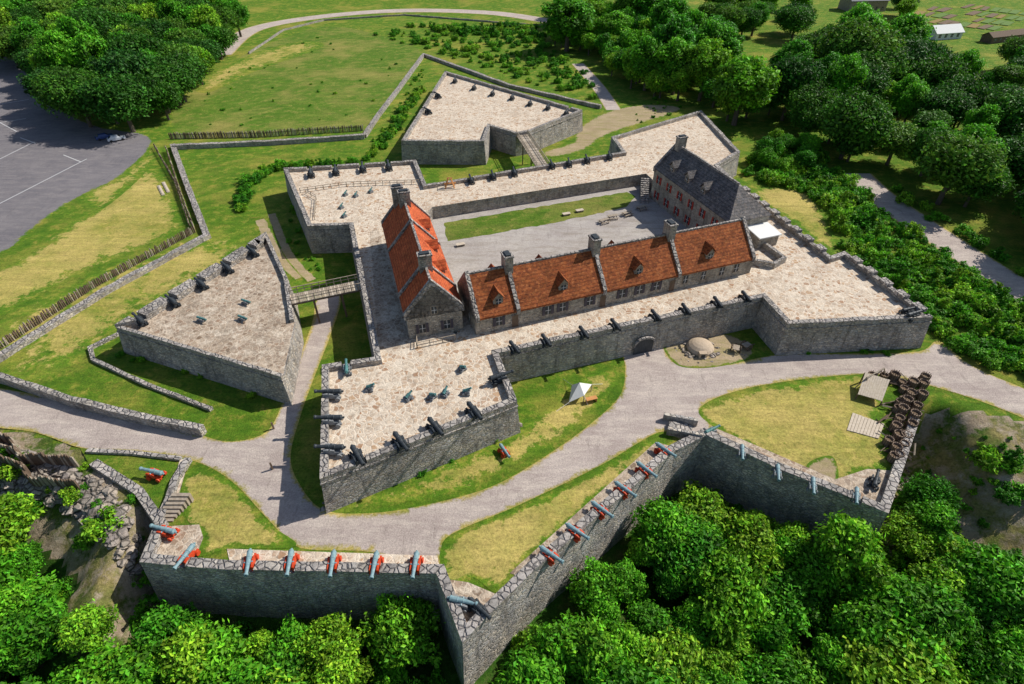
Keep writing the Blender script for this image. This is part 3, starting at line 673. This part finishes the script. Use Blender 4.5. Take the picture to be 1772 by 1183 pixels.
wall_line("stone_wall",PL([(1310,412),(1335,428),(1358,445),(1340,455),(1300,448)],T+1),.6,T-.1,T+1.1,M_wall,M_cope)
# ------------------------------------------------------------------ bridges
def bridge(name,p,q,zd,w_,rail=True,posts=True):
    a=Vector(p);b=Vector(q); L=(b-a).length; e=(b-a)/L; F_=Fr(tuple(a-Vector((-e.y,e.x))*w_/2),tuple(b-Vector((-e.y,e.x))*w_/2),w_); mb=MB(); s=0
    while s<L: fb(mb,F_,s,s+.26,0,w_,zd-.08,zd+random.uniform(0,.02),M_wood if random.random()<.7 else M_pwood); s+=.3
    for t in(.1,w_-.3): fb(mb,F_,0,L,t,t+.2,zd-.4,zd-.09,M_dwood)
    for t in(.0,w_-.1):
        s=.1
        while s<L: fb(mb,F_,s,s+.12,t,t+.1,zd+.02,zd+1.15,M_wood); s+=1.2
        fb(mb,F_,0,L,t-.01,t+.11,zd+1.16,zd+1.26,M_wood); fb(mb,F_,0,L,t+.02,t+.08,zd+.6,zd+.7,M_wood)
    if posts:
        for s in (L*.3,L*.7):
            for t in(.1,w_-.3): fb(mb,F_,s,s+.3,t,t+.2,-.2,zd-.41,M_dwood)
    mb.obj(name)
bridge("drawbridge",P(502,518,4.9),P(622,492,5.0),4.95,3.0)
bridge("drawbridge",P(903,233,T),P(940,290,T),T+.1,3.0)
def railing(name,pts,z,h=1.0):
    mb=MB(); r=resample(pts,1.5)
    for x,y in r: mb.box((x,y,z+h/2),(.12,.12,h),M_wood)
    for i in range(len(r)-1):
        for k in(.5,1.0): mb.beam((*r[i],z+h*k),(*r[i+1],z+h*k),.05,M_wood)
    mb.obj(name)
railing("timber_railing",PL([(722,602),(788,588)],T),T); railing("timber_railing",PL([(722,590),(722,602)],T),T)
railing("timber_railing",PL([(520,333),(600,322),(725,318)],T),T); railing("timber_railing",PL([(545,380),(548,345),(530,335)],T),T)
mb=MB(); FS=Fr(P(1122,352,ZP),P(1122,305,ZP+2),1.8)
for i in range(12): fb(mb,FS,i*.6,12*.6,0,1.8,ZP+i*(T-ZP)/12,ZP+(i+1)*(T-ZP)/12,M_cope)
mb.obj("stone_stairs")
# ------------------------------------------------------------------ small items
c=Vector(P(779,325,T)); mb=MB()
prism(mb,[tuple(c+Vector(q)) for q in [(-2.5,-1.6),(2.3,-.6),(1.9,1.4),(-2.8,.5)]],T,T+.12,M_pwood,M_pwood)
for dx,dy in [(-1,-.7),(1,-.4),(.9,.7),(-1.1,.5)]: mb.beam((c.x+dx,c.y+dy,T+.1),(c.x+dx*.25,c.y+dy*.25,T+2.3),.1,M_owood)
mb.beam((c.x-1.3,c.y-.2,T+1.1),(c.x+1.3,c.y+.2,T+1.1),.12,M_owood); mb.beam((c.x-.6,c.y,T+2.3),(c.x+.6,c.y,T+2.3),.1,M_owood)
mb.obj("timber_hoist")
c=Vector(P(1003,690)); mb=MB()
pk=(c.x-.2,c.y+.5,2.8); cr=[(c.x-1.7,c.y-1.2,.5),(c.x-1.0,c.y+2.0,.9),(c.x+1.8,c.y+1.5,1.5),(c.x+.5,c.y-.6,1.3)]
mb.add([pk]+cr,[(0,1,2),(0,2,3),(0,3,4),(0,4,1)],M_canvas)
for q in cr: mb.beam((q[0],q[1],0),q,.05,M_wood)
mb.beam((c.x-.2,c.y+.5,0),pk,.06,M_wood)
for k in range(4): q=cr[k]; mb.beam(q,(c.x+(q[0]-c.x)*2.1,c.y+(q[1]-c.y)*2.1,.0),.02,M_white)
mb.box((c.x+1.6,c.y-.6,.75),(1.7,.7,.08),M_owood,.3)
for k in(-.7,.7): mb.box((c.x+1.6+k,c.y-.6+k*.3,.37),(.08,.6,.7),M_owood,.3)
mb.obj("canvas_shelter")
c=P(1211,603); mb=MB()
prof=[(0,2.1),(.45,2.15),(.8,1.9),(1.15,1.4),(1.35,.9),(1.45,.4),(1.47,.02)]
mb.lathe(prof,M_clay,18,Matrix.Translation((*c,0))@Matrix.Rotation(-math.pi/2,4,'Y'))
mb.box((c[0]-.2,c[1]-2.1,.5),(1.2,.7,1.0),M_clay); mb.box((c[0]-.2,c[1]-2.46,.5),(.6,.05,.55),M_iron)
for i in range(34):
    a=random.uniform(0,6.28); r=random.uniform(2.5,3.3); mb.rock((c[0]+r*math.cos(a),c[1]+r*math.sin(a)*.8,.1),.35,M_rock)
mb.obj("bread_oven")
def cart(p,rz):
    mb=MB(); M0=Matrix.Translation((*p,0))@Matrix.Rotation(rz,4,'Z')
    for sg in(-1,1):
        mb.lathe([(-.05,.6),(.05,.6),(.05,.5),(-.05,.5),(-.05,.6)],M_dwood,16,M0@Matrix.Translation((0,sg*.7,.6))@Matrix.Rotation(math.pi/2,4,'Z'),False)
        for k in range(8):
            a=k*math.pi/4; mb.beam(M0@Vector((0,sg*.7,.6)),M0@Vector((.52*math.cos(a),sg*.7,.6+.52*math.sin(a))),.03,M_dwood)
    mb.beam(M0@Vector((0,-.75,.6)),M0@Vector((0,.75,.6)),.06,M_dwood); mb.beam(M0@Vector((-.6,0,.75)),M0@Vector((1.9,0,.2)),.08,M_dwood); mb.box(M0@Vector((0,0,.85)),(1.3,1.0,.1),M_wood,rz)
    mb.obj("timber_cart")
cart(P(1290,603),.5); cart(P(1272,608),1.2)
def gab(name,hh,rr):
    mg=MB(); n=14
    mg.lathe([(0,.5*rr),(.3,.56*rr),(.7*hh,.52*rr),(1.1*hh,.58*rr),(1.1*hh,.48*rr),(.85*hh,.46*rr)],M_wick,n,Matrix.Rotation(-math.pi/2,4,'Y'),False)
    mg.lathe([(.84*hh,.47*rr),(.86*hh,.01)],M_soil,n,Matrix.Rotation(-math.pi/2,4,'Y'))
    for k in range(14): a=k*2*math.pi/14; mg.beam((.57*rr*math.cos(a),.57*rr*math.sin(a),0),(.57*rr*math.cos(a),.57*rr*math.sin(a),1.1*hh+random.uniform(.05,.3)),.03,M_dwood)
    return mg.mesh(name)
GM=[gab("gabion_mesh_a",1,1),gab("gabion_mesh_b",.85,1.1)]
rows=[(1508,655),(1525,657),(1542,660),(1560,663),(1577,668),(1592,672),(1590,690),(1577,683),(1562,680),(1583,705),(1569,697),(1553,700),(1575,722),(1560,715),(1570,740),(1555,732),(1548,745),(1563,757),(1550,762),(1560,775),(1545,778),(1553,793),(1540,795),(1600,660),(1548,715),(1536,770)]
for u,v in rows: link("gabion",random.choice(GM),(*P(u+random.uniform(-4,4),v+random.uniform(-4,4)),.03),random.uniform(0,6),random.uniform(.9,1.25))
for n_,px in enumerate([[(1488,662),(1530,675),(1522,702),(1480,690)],[(1475,715),(1530,735),(1520,760),(1465,745)]]):
    p=PL(px); mb=MB(); a,b,c,d=[Vector(q) for q in p]
    if n_==0:
        for i in range(11):
            t0,t1=i/11,(i+.93)/11; za,zd=2.0+random.uniform(0,.05),.9+random.uniform(0,.05); q=[(a.lerp(b,t0),za),(a.lerp(b,t1),za),(d.lerp(c,t1),zd),(d.lerp(c,t0),zd)]
            mb.hexa([(x.x,x.y,z) for x,z in q],[(x.x,x.y,z+.07) for x,z in q],M_pwood)
        for q,z in((a,2.0),(b,2.0),(c,.9),(d,.9)): mb.beam((q.x,q.y,0),(q.x,q.y,z+.02),.09,M_dwood)
        mb.obj("plank_shelter")
    else:
        for i in range(10):
            t0,t1=i/10,(i+.9)/10; z=.16+random.uniform(0,.04)
            q=ccw([tuple(x) for x in [a.lerp(b,t0),a.lerp(b,t1),d.lerp(c,t1),d.lerp(c,t0)]]); mb.hexa([(*x,.03) for x in q],[(*x,z) for x in q],M_pwood)
        mb.obj("plank_platform")
mb=MB()
for i in range(40):
    a=Vector(P(random.uniform(1525,1590),random.uniform(655,790))); an=random.uniform(0,3.1); l=random.uniform(.7,1.6); z=random.uniform(.1,.5)
    mb.beam((a.x-l*math.cos(an),a.y-l*math.sin(an),z),(a.x+l*math.cos(an),a.y+l*math.sin(an),z+random.uniform(-.05,.3)),random.uniform(.04,.1),random.choice([M_wood,M_dwood,M_wick]))
mb.obj("brushwood_pile")
p=[Vector(P(1490,672)),Vector(P(1520,655))]; mb=MB()
for q in p:
    mb.beam((q.x-1,q.y,0),(q.x,q.y,2.2),.07,M_wood); mb.beam((q.x+1,q.y,0),(q.x,q.y,2.2),.07,M_wood)
mb.beam((p[0].x,p[0].y,2.2),(p[1].x,p[1].y,2.2),.07,M_wood); mb.obj("timber_frame")
def bench_table(p,z,rz):
    mb=MB(); M0=Matrix.Translation((*p,z))@Matrix.Rotation(rz,4,'Z')
    mb.box(M0@Vector((0,0,.75)),(2.2,.8,.06),M_wood,rz)
    for sg in(-1,1):
        mb.box(M0@Vector((0,sg*.75,.45)),(2.2,.28,.05),M_wood,rz)
        mb.beam(M0@Vector((sg*.8,-.75,0)),M0@Vector((sg*.8,.2,.73)),.05,M_dwood); mb.beam(M0@Vector((sg*.8,.75,0)),M0@Vector((sg*.8,-.2,.73)),.05,M_dwood); mb.box(M0@Vector((sg*.8,0,.4)),(.08,1.6,.08),M_dwood,rz)
    mb.obj("picnic_table")
for u,v in [(1045,385),(1060,378),(1085,372),(1110,362)]: bench_table(P(u,v,ZP),ZP,random.uniform(.2,.6))
for u,v in [(980,372),(1003,366),(797,425)]:
    mb=MB(); c=P(u,v,ZP); mb.box((*c,ZP+.2),(1.5,.7,.35),M_cope,.35); mb.box((*c,ZP+.42),(1.7,.9,.08),M_pwood,.35); mb.obj("stone_plinth")
c=Vector(P(1180,745)); mb=MB()
for i in range(6): mb.box((c.x-1.6+i*.55,c.y+.2,.35-i*.03),(.5,1.8,.7-.1*i),M_cope,-.25)
for sg in(-1,1): mb.box((c.x,c.y+.2+sg*1.3,.6),(4.6,.5,1.2),M_wall,-.25)
mb.obj("stone_stairs")
mb=MB()
for i in range(7):
    a=Vector(P(285,900,0)).lerp(Vector(P(325,862,0)),i/7); mb.box((a.x,a.y,.1+i*.1),(2.2,.45,.2+.2*i),M_wood,0)
mb.obj("timber_stairs")
def car(p,rz,paint):
    mb=MB(); M0=Matrix.Translation((*p,.03))@Matrix.Rotation(rz,4,'Z'); pr=[(-2.2,.35),(2.2,.35),(2.25,.7),(1.9,.85),(1.1,.95),(.5,1.42),(-1.2,1.45),(-1.9,.98),(-2.25,.9)]
    n=len(pr); w1=[.86 if z<1.1 else .68 for x,z in pr]
    vs=[M0@Vector((x,-w_,z)) for (x,z),w_ in zip(pr,w1)]+[M0@Vector((x,w_,z)) for (x,z),w_ in zip(pr,w1)]
    mb.add(vs,[tuple(range(n)),tuple(range(n,2*n))[::-1]]+[(i,n+i,n+(i+1)%n,(i+1)%n) for i in range(n)],paint)
    mb.add([M0@Vector(q) for q in [(1.07,-.74,1.0),(1.07,.74,1.0),(.55,.62,1.41),(.55,-.62,1.41)]],[(0,1,2,3)],M_glass)
    mb.add([M0@Vector(q) for q in [(-1.86,.74,1.03),(-1.86,-.74,1.03),(-1.26,-.62,1.45),(-1.26,.62,1.45)]],[(0,1,2,3)],M_glass)
    for sg in(-1,1): mb.add([M0@Vector(q) for q in [(.95,sg*.84,1.0),(.48,sg*.7,1.36),(-1.1,sg*.7,1.38),(-1.6,sg*.84,1.02)]],[(0,1,2,3)],M_glass)
    for x in(-1.4,1.4):
        for sg in(-1,1): mb.lathe([(-.1,.33),(.1,.33)],M_tyre,14,M0@Matrix.Translation((x,sg*.82,.33))@Matrix.Rotation(math.pi/2,4,'Z'))
    mb.obj("parked_car")
car(P(203,243),.6,M_car1); car(P(182,240),.7,M_car2)
for a,b in [((275,322),(283,338)),((283,316),(292,333))]:
    p=Vector(P(*a));q=Vector(P(*b)); mb=MB(); d=(q-p); mb.box(((p.x+q.x)/2,(p.y+q.y)/2,.12),(d.length,.7,.2),M_pwood,math.atan2(d.y,d.x)); mb.box(((p.x+q.x)/2,(p.y+q.y)/2,.28),(d.length*.9,.3,.12),M_pwood,math.atan2(d.y,d.x)); mb.obj("timber_stack")
def barn(name,u,v,Lx,D_,ze,zr,wallm,roofm,rz):
    c=Vector(P(u,v)); e=Vector((math.cos(rz),math.sin(rz))); A=c-e*Lx/2; F_=Fr(tuple(A),tuple(A+e*Lx),D_); h=D_/2; E=empty(name)
    mb=MB(); slab(mb,F_,[(0,0),(D_,0),(D_,ze),(h,zr-.05),(0,ze)],0,Lx,wallm); mb.obj("walls",E)
    mb=MB(); k=(zr-ze)/h
    for sg in(0,1):
        f=(lambda t:t) if sg==0 else (lambda t:D_-t)
        slab(mb,F_,[(f(-.4),ze-.4*k+.05),(f(h),zr+.05),(f(h),zr+.3),(f(-.4),ze-.4*k+.3)],-.4,Lx+.4,roofm)
    mb.obj("roof",E); mb=MB()
    for s in np.arange(2,Lx-1,3.2): window(mb,F_,s,.9,1.0,1.3)
    mb.obj("windows",E)
barn("greenhouse",1640,68,14,7,2.6,5,M_white,M_canvas,.25); barn("grey_barn",1500,20,20,11,5,9,M_wood,M_grey,.1); barn("garden_shed",1745,72,22,5,2.4,3.8,M_dwood,M_dwood,.35)
for r in range(10):
    for q_ in range(4):
        if random.random()<.2: continue
        a=Vector(P(1560+r*17+q_*24,34+r*2-q_*8)); b=Vector(P(1560+random.uniform(8,18)+r*17+q_*24,28+r*2-q_*8)); d=(b-a); mb=MB(); mb.box(((a.x+b.x)/2,(a.y+b.y)/2,.15),(d.length,random.uniform(2,4),.3),random.choice([M_soil,M_flow2,M_flow,M_flow2]),math.atan2(d.y,d.x)); mb.obj("garden_bed")
# ------------------------------------------------------------------ vegetation
def foliage(name,seed,R,Ht,nl,ls,trunk=True,mat=M_leaf,lobes=30,flat=1.0):
    r=np.random.default_rng(seed); cz=Ht*.62 if trunk else Ht*.42; vz=(Ht-cz)*.95*flat
    dirs=r.normal(size=(lobes,3)); dirs/=np.linalg.norm(dirs,axis=1)[:,None]; rad=r.uniform(.3,1.08,lobes)**.6
    C=dirs*rad[:,None]*np.array([R*.8,R*.8,vz*.8]); C[:,2]+=cz; lr=r.uniform(.12,.32,lobes)*R
    lb=r.uniform(.55,1.3,lobes)
    w_=lr**1.6; li=r.choice(lobes,nl,p=w_/w_.sum()); d=r.normal(size=(nl,3)); d[:,2]+=.3; d/=np.linalg.norm(d,axis=1)[:,None]
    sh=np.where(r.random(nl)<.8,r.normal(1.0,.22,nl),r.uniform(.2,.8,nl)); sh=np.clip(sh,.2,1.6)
    pos=C[li]+d*(lr[li]*sh)[:,None]*np.array([1,1,.8])
    if not trunk: pos[:,2]=np.maximum(pos[:,2],.05)
    nrm=d*.8+r.normal(size=(nl,3))*.7; nrm[:,2]+=.35; nrm/=np.linalg.norm(nrm,axis=1)[:,None]
    t=np.cross(nrm,r.normal(size=(nl,3))); t/=np.linalg.norm(t,axis=1)[:,None]; b=np.cross(nrm,t)
    s=(ls*r.uniform(.5,1.5,nl))[:,None]
    V=np.stack([pos-t*s,pos-b*s*.5+nrm*s*.12,pos+t*s,pos+b*s*.5+nrm*s*.12],1).reshape(-1,3)
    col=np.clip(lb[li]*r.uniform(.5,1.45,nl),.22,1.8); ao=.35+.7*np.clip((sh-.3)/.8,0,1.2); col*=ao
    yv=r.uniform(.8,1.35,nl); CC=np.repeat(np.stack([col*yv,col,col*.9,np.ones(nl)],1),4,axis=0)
    faces=np.arange(nl*4).reshape(-1,4)
    mb=MB()
    if trunk:
        tr=Ht*.028+.05
        def tube(a,b_,r0,r1):
            a=Vector(a);b_=Vector(b_);dv=(b_-a); M0=Matrix.Translation(a)@dv.to_track_quat('X','Z').to_matrix().to_4x4(); mb.lathe([(0,r0),(dv.length*.5,(r0+r1)*.5),(dv.length,r1)],M_bark,7,M0,False)
        tube((0,0,-1),(0,0,Ht*.35),tr*1.3,tr*.8); tube((0,0,Ht*.35),(.1*R,0,Ht*.8),tr*.8,tr*.25)
        for k in range(9): tube((0,0,Ht*(.25+.04*k)),C[k],tr*.5,tr*.1)
    nb=len(mb.v); allv=np.vstack([np.array(mb.v) if nb else np.zeros((0,3)),V]); 
    me=bpy.data.meshes.new(name); me.from_pydata(allv.tolist(),[],list(mb.f)+(faces+nb).tolist())
    me.materials.append(M_bark); me.materials.append(mat)
    me.polygons.foreach_set('material_index',[0]*len(mb.f)+[1]*nl)
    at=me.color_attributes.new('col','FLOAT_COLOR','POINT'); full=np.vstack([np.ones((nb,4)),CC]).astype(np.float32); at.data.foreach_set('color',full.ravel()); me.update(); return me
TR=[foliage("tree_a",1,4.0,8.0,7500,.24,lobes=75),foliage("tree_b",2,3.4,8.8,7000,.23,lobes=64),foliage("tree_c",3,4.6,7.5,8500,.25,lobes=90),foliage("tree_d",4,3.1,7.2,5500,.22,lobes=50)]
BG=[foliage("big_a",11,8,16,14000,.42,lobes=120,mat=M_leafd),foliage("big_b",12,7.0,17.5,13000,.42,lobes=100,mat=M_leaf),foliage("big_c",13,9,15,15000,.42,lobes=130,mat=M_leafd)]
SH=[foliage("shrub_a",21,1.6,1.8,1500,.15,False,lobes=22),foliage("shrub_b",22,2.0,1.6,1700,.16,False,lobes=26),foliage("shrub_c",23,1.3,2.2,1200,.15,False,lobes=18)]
def scatter(name,px,sp_,meshes,s0,s1,parent=None,world=False,cond=None,keep=1.0):
    p=px if world else PL(px); x0=min(q[0] for q in p);x1=max(q[0] for q in p);y0=min(q[1] for q in p);y1=max(q[1] for q in p)
    pts=[]; y=y0; row=0
    while y<y1:
        x=x0+(row%2)*sp_/2
        while x<x1:
            xx=x+random.uniform(-.45,.45)*sp_;yy=y+random.uniform(-.45,.45)*sp_
            if inpoly(xx,yy,p) and random.random()<keep: pts.append((xx,yy))
            x+=sp_
        y+=sp_*.87; row+=1
    if not pts: return
    A_=np.array(pts); zz=terrain_z(A_[:,0],A_[:,1]); dd=sdist(A_[:,0],A_[:,1],PLc)
    for (x,y),z,d in zip(pts,zz,dd):
        if cond and not cond(x,y,d): continue
        k=random.uniform(s0,s1); link(name,random.choice(meshes),(x,y,z-.1*k),random.uniform(0,6.28),(k*random.uniform(.85,1.15),k*random.uniform(.85,1.15),k*random.uniform(.8,1.15)),parent)
fr=empty("forest")
fw=[(-95,-4),(95,-4),(95,62),(-95,62)]
tipx=P(800,1112,1)[0]
def fcond(x,y,d):
    if x>XR+1: return d>15
    if x<XS: return d>10
    return d>(5.5 if abs(x-tipx)<7 else 3.2)
scatter("tree",fw,4.1,TR,.6,1.25,fr,True,fcond)
scatter("shrub",fw,2.3,SH,.7,1.4,fr,True,lambda x,y,d:1.6<d<(7 if XS<x<XR+2 else 16) and random.random()<(.7 if XS<x<XR+2 else .2))
scatter("broadleaf_tree",[(85,180),(140,222),(268,232),(305,195),(395,105),(420,62),(400,20),(-200,20),(0,90)],9.5,BG,.7,1.1)
wd=empty("woodland")
scatter("tree",[(930,75),(1000,25),(1110,55),(1270,120),(1300,230),(1230,200),(1190,180),(1090,170),(1045,135),(1030,110)],7.5,TR+BG[1:2],.9,1.5,wd,keep=.85)
scatter("tree",[(1310,150),(1400,110),(1500,120),(1600,150),(1772,175),(2100,220),(2100,520),(1900,500),(1772,440),(1640,372),(1540,310),(1400,260),(1310,215)],9.5,BG+TR[:2],.6,1.05,wd,keep=.88)
scatter("tree",[(1190,50),(1290,5),(1400,20),(1420,60),(1330,85),(1260,80)],15,BG,.7,1.05,wd,keep=.8)
scatter("tree",[(1440,110),(1520,95),(1560,130),(1540,180),(1440,170)],13,BG,1.0,1.4,wd)
scatter("tree",[(1690,110),(1772,120),(1900,150),(1772,190),(1700,160)],13,BG,.7,1.0,wd)
scatter("tree",[(1540,15),(1560,10),(1560,60),(1530,70)],12,BG,.5,.8,wd)
scatter("shrub",[(1290,300),(1330,235),(1420,275),(1500,345),(1630,445),(1772,540),(1900,620),(1900,700),(1772,665),(1640,595),(1450,430),(1440,360),(1380,330),(1340,325)],2.6,SH,.7,1.8,wd,keep=.88)
scatter("shrub",[(1545,325),(1640,385),(1772,465),(1772,480),(1640,400),(1540,338)],3.5,SH,.7,1.5,wd)
scatter("tree",[(1290,290),(1340,235),(1420,275),(1440,320),(1370,310)],5.5,TR,.5,.9,wd)
scatter("tree",[(1480,400),(1600,480),(1772,585),(1772,640),(1600,530),(1480,430)],8,TR,.3,.55,wd,keep=.6)
scatter("shrub",[(640,60),(800,45),(930,60),(1020,130),(1035,175),(900,140),(745,88)],4.2,SH,.4,1.5,wd,keep=.7)
scatter("shrub",[(690,45),(930,50),(940,75),(800,60)],5,SH,1.0,2.2,wd)
scatter("tree",[(480,-5),(930,6),(930,-25),(450,-40)],22,BG,.5,.8,wd)
scatter("tree",[(-300,430),(300,430),(500,700),(-500,700)],26,BG,.9,1.3,wd,True)
wdp=empty("weeds")
for px,sp_,kp in [([(560,890),(900,745),(895,728),(556,872)],1.3,.5),([(1350,600),(1590,608),(1590,614),(1350,612)],1.3,.5),([(885,650),(1070,606),(1075,612),(888,656)],1.2,.35),([(205,610),(490,692),(480,700),(200,620)],1.5,.4),([(1590,700),(1690,720),(1772,760),(1772,900),(1650,850),(1600,760)],1.8,.5),([(640,250),(700,170),(730,110),(735,130),(690,210),(650,270)],2,.6),([(1130,170),(1200,185),(1060,235)],3,.4),([(500,345),(545,440),(560,480),(540,480),(500,420)],1.5,.35),([(310,220),(620,215),(700,110),(560,60),(350,140)],9,.5),([(-20,760),(150,790),(230,850),(240,960),(100,860)],2.2,.5)]:
    scatter("weed",px,sp_,SH,.2,.5,wdp,keep=kp)
hd=empty("hedge")
hp=smooth_poly(PL([(415,365),(425,330),(450,305),(500,288),(570,287),(640,272),(675,235),(700,195),(725,160)]),False,6)
for x,y in resample(hp,1.2):
    link("shrub",random.choice(SH),(x+random.uniform(-1.2,1.2),y+random.uniform(-1,1),-.1),random.uniform(0,6),random.uniform(.7,1.25),hd)
print("objects",len(bpy.data.objects))
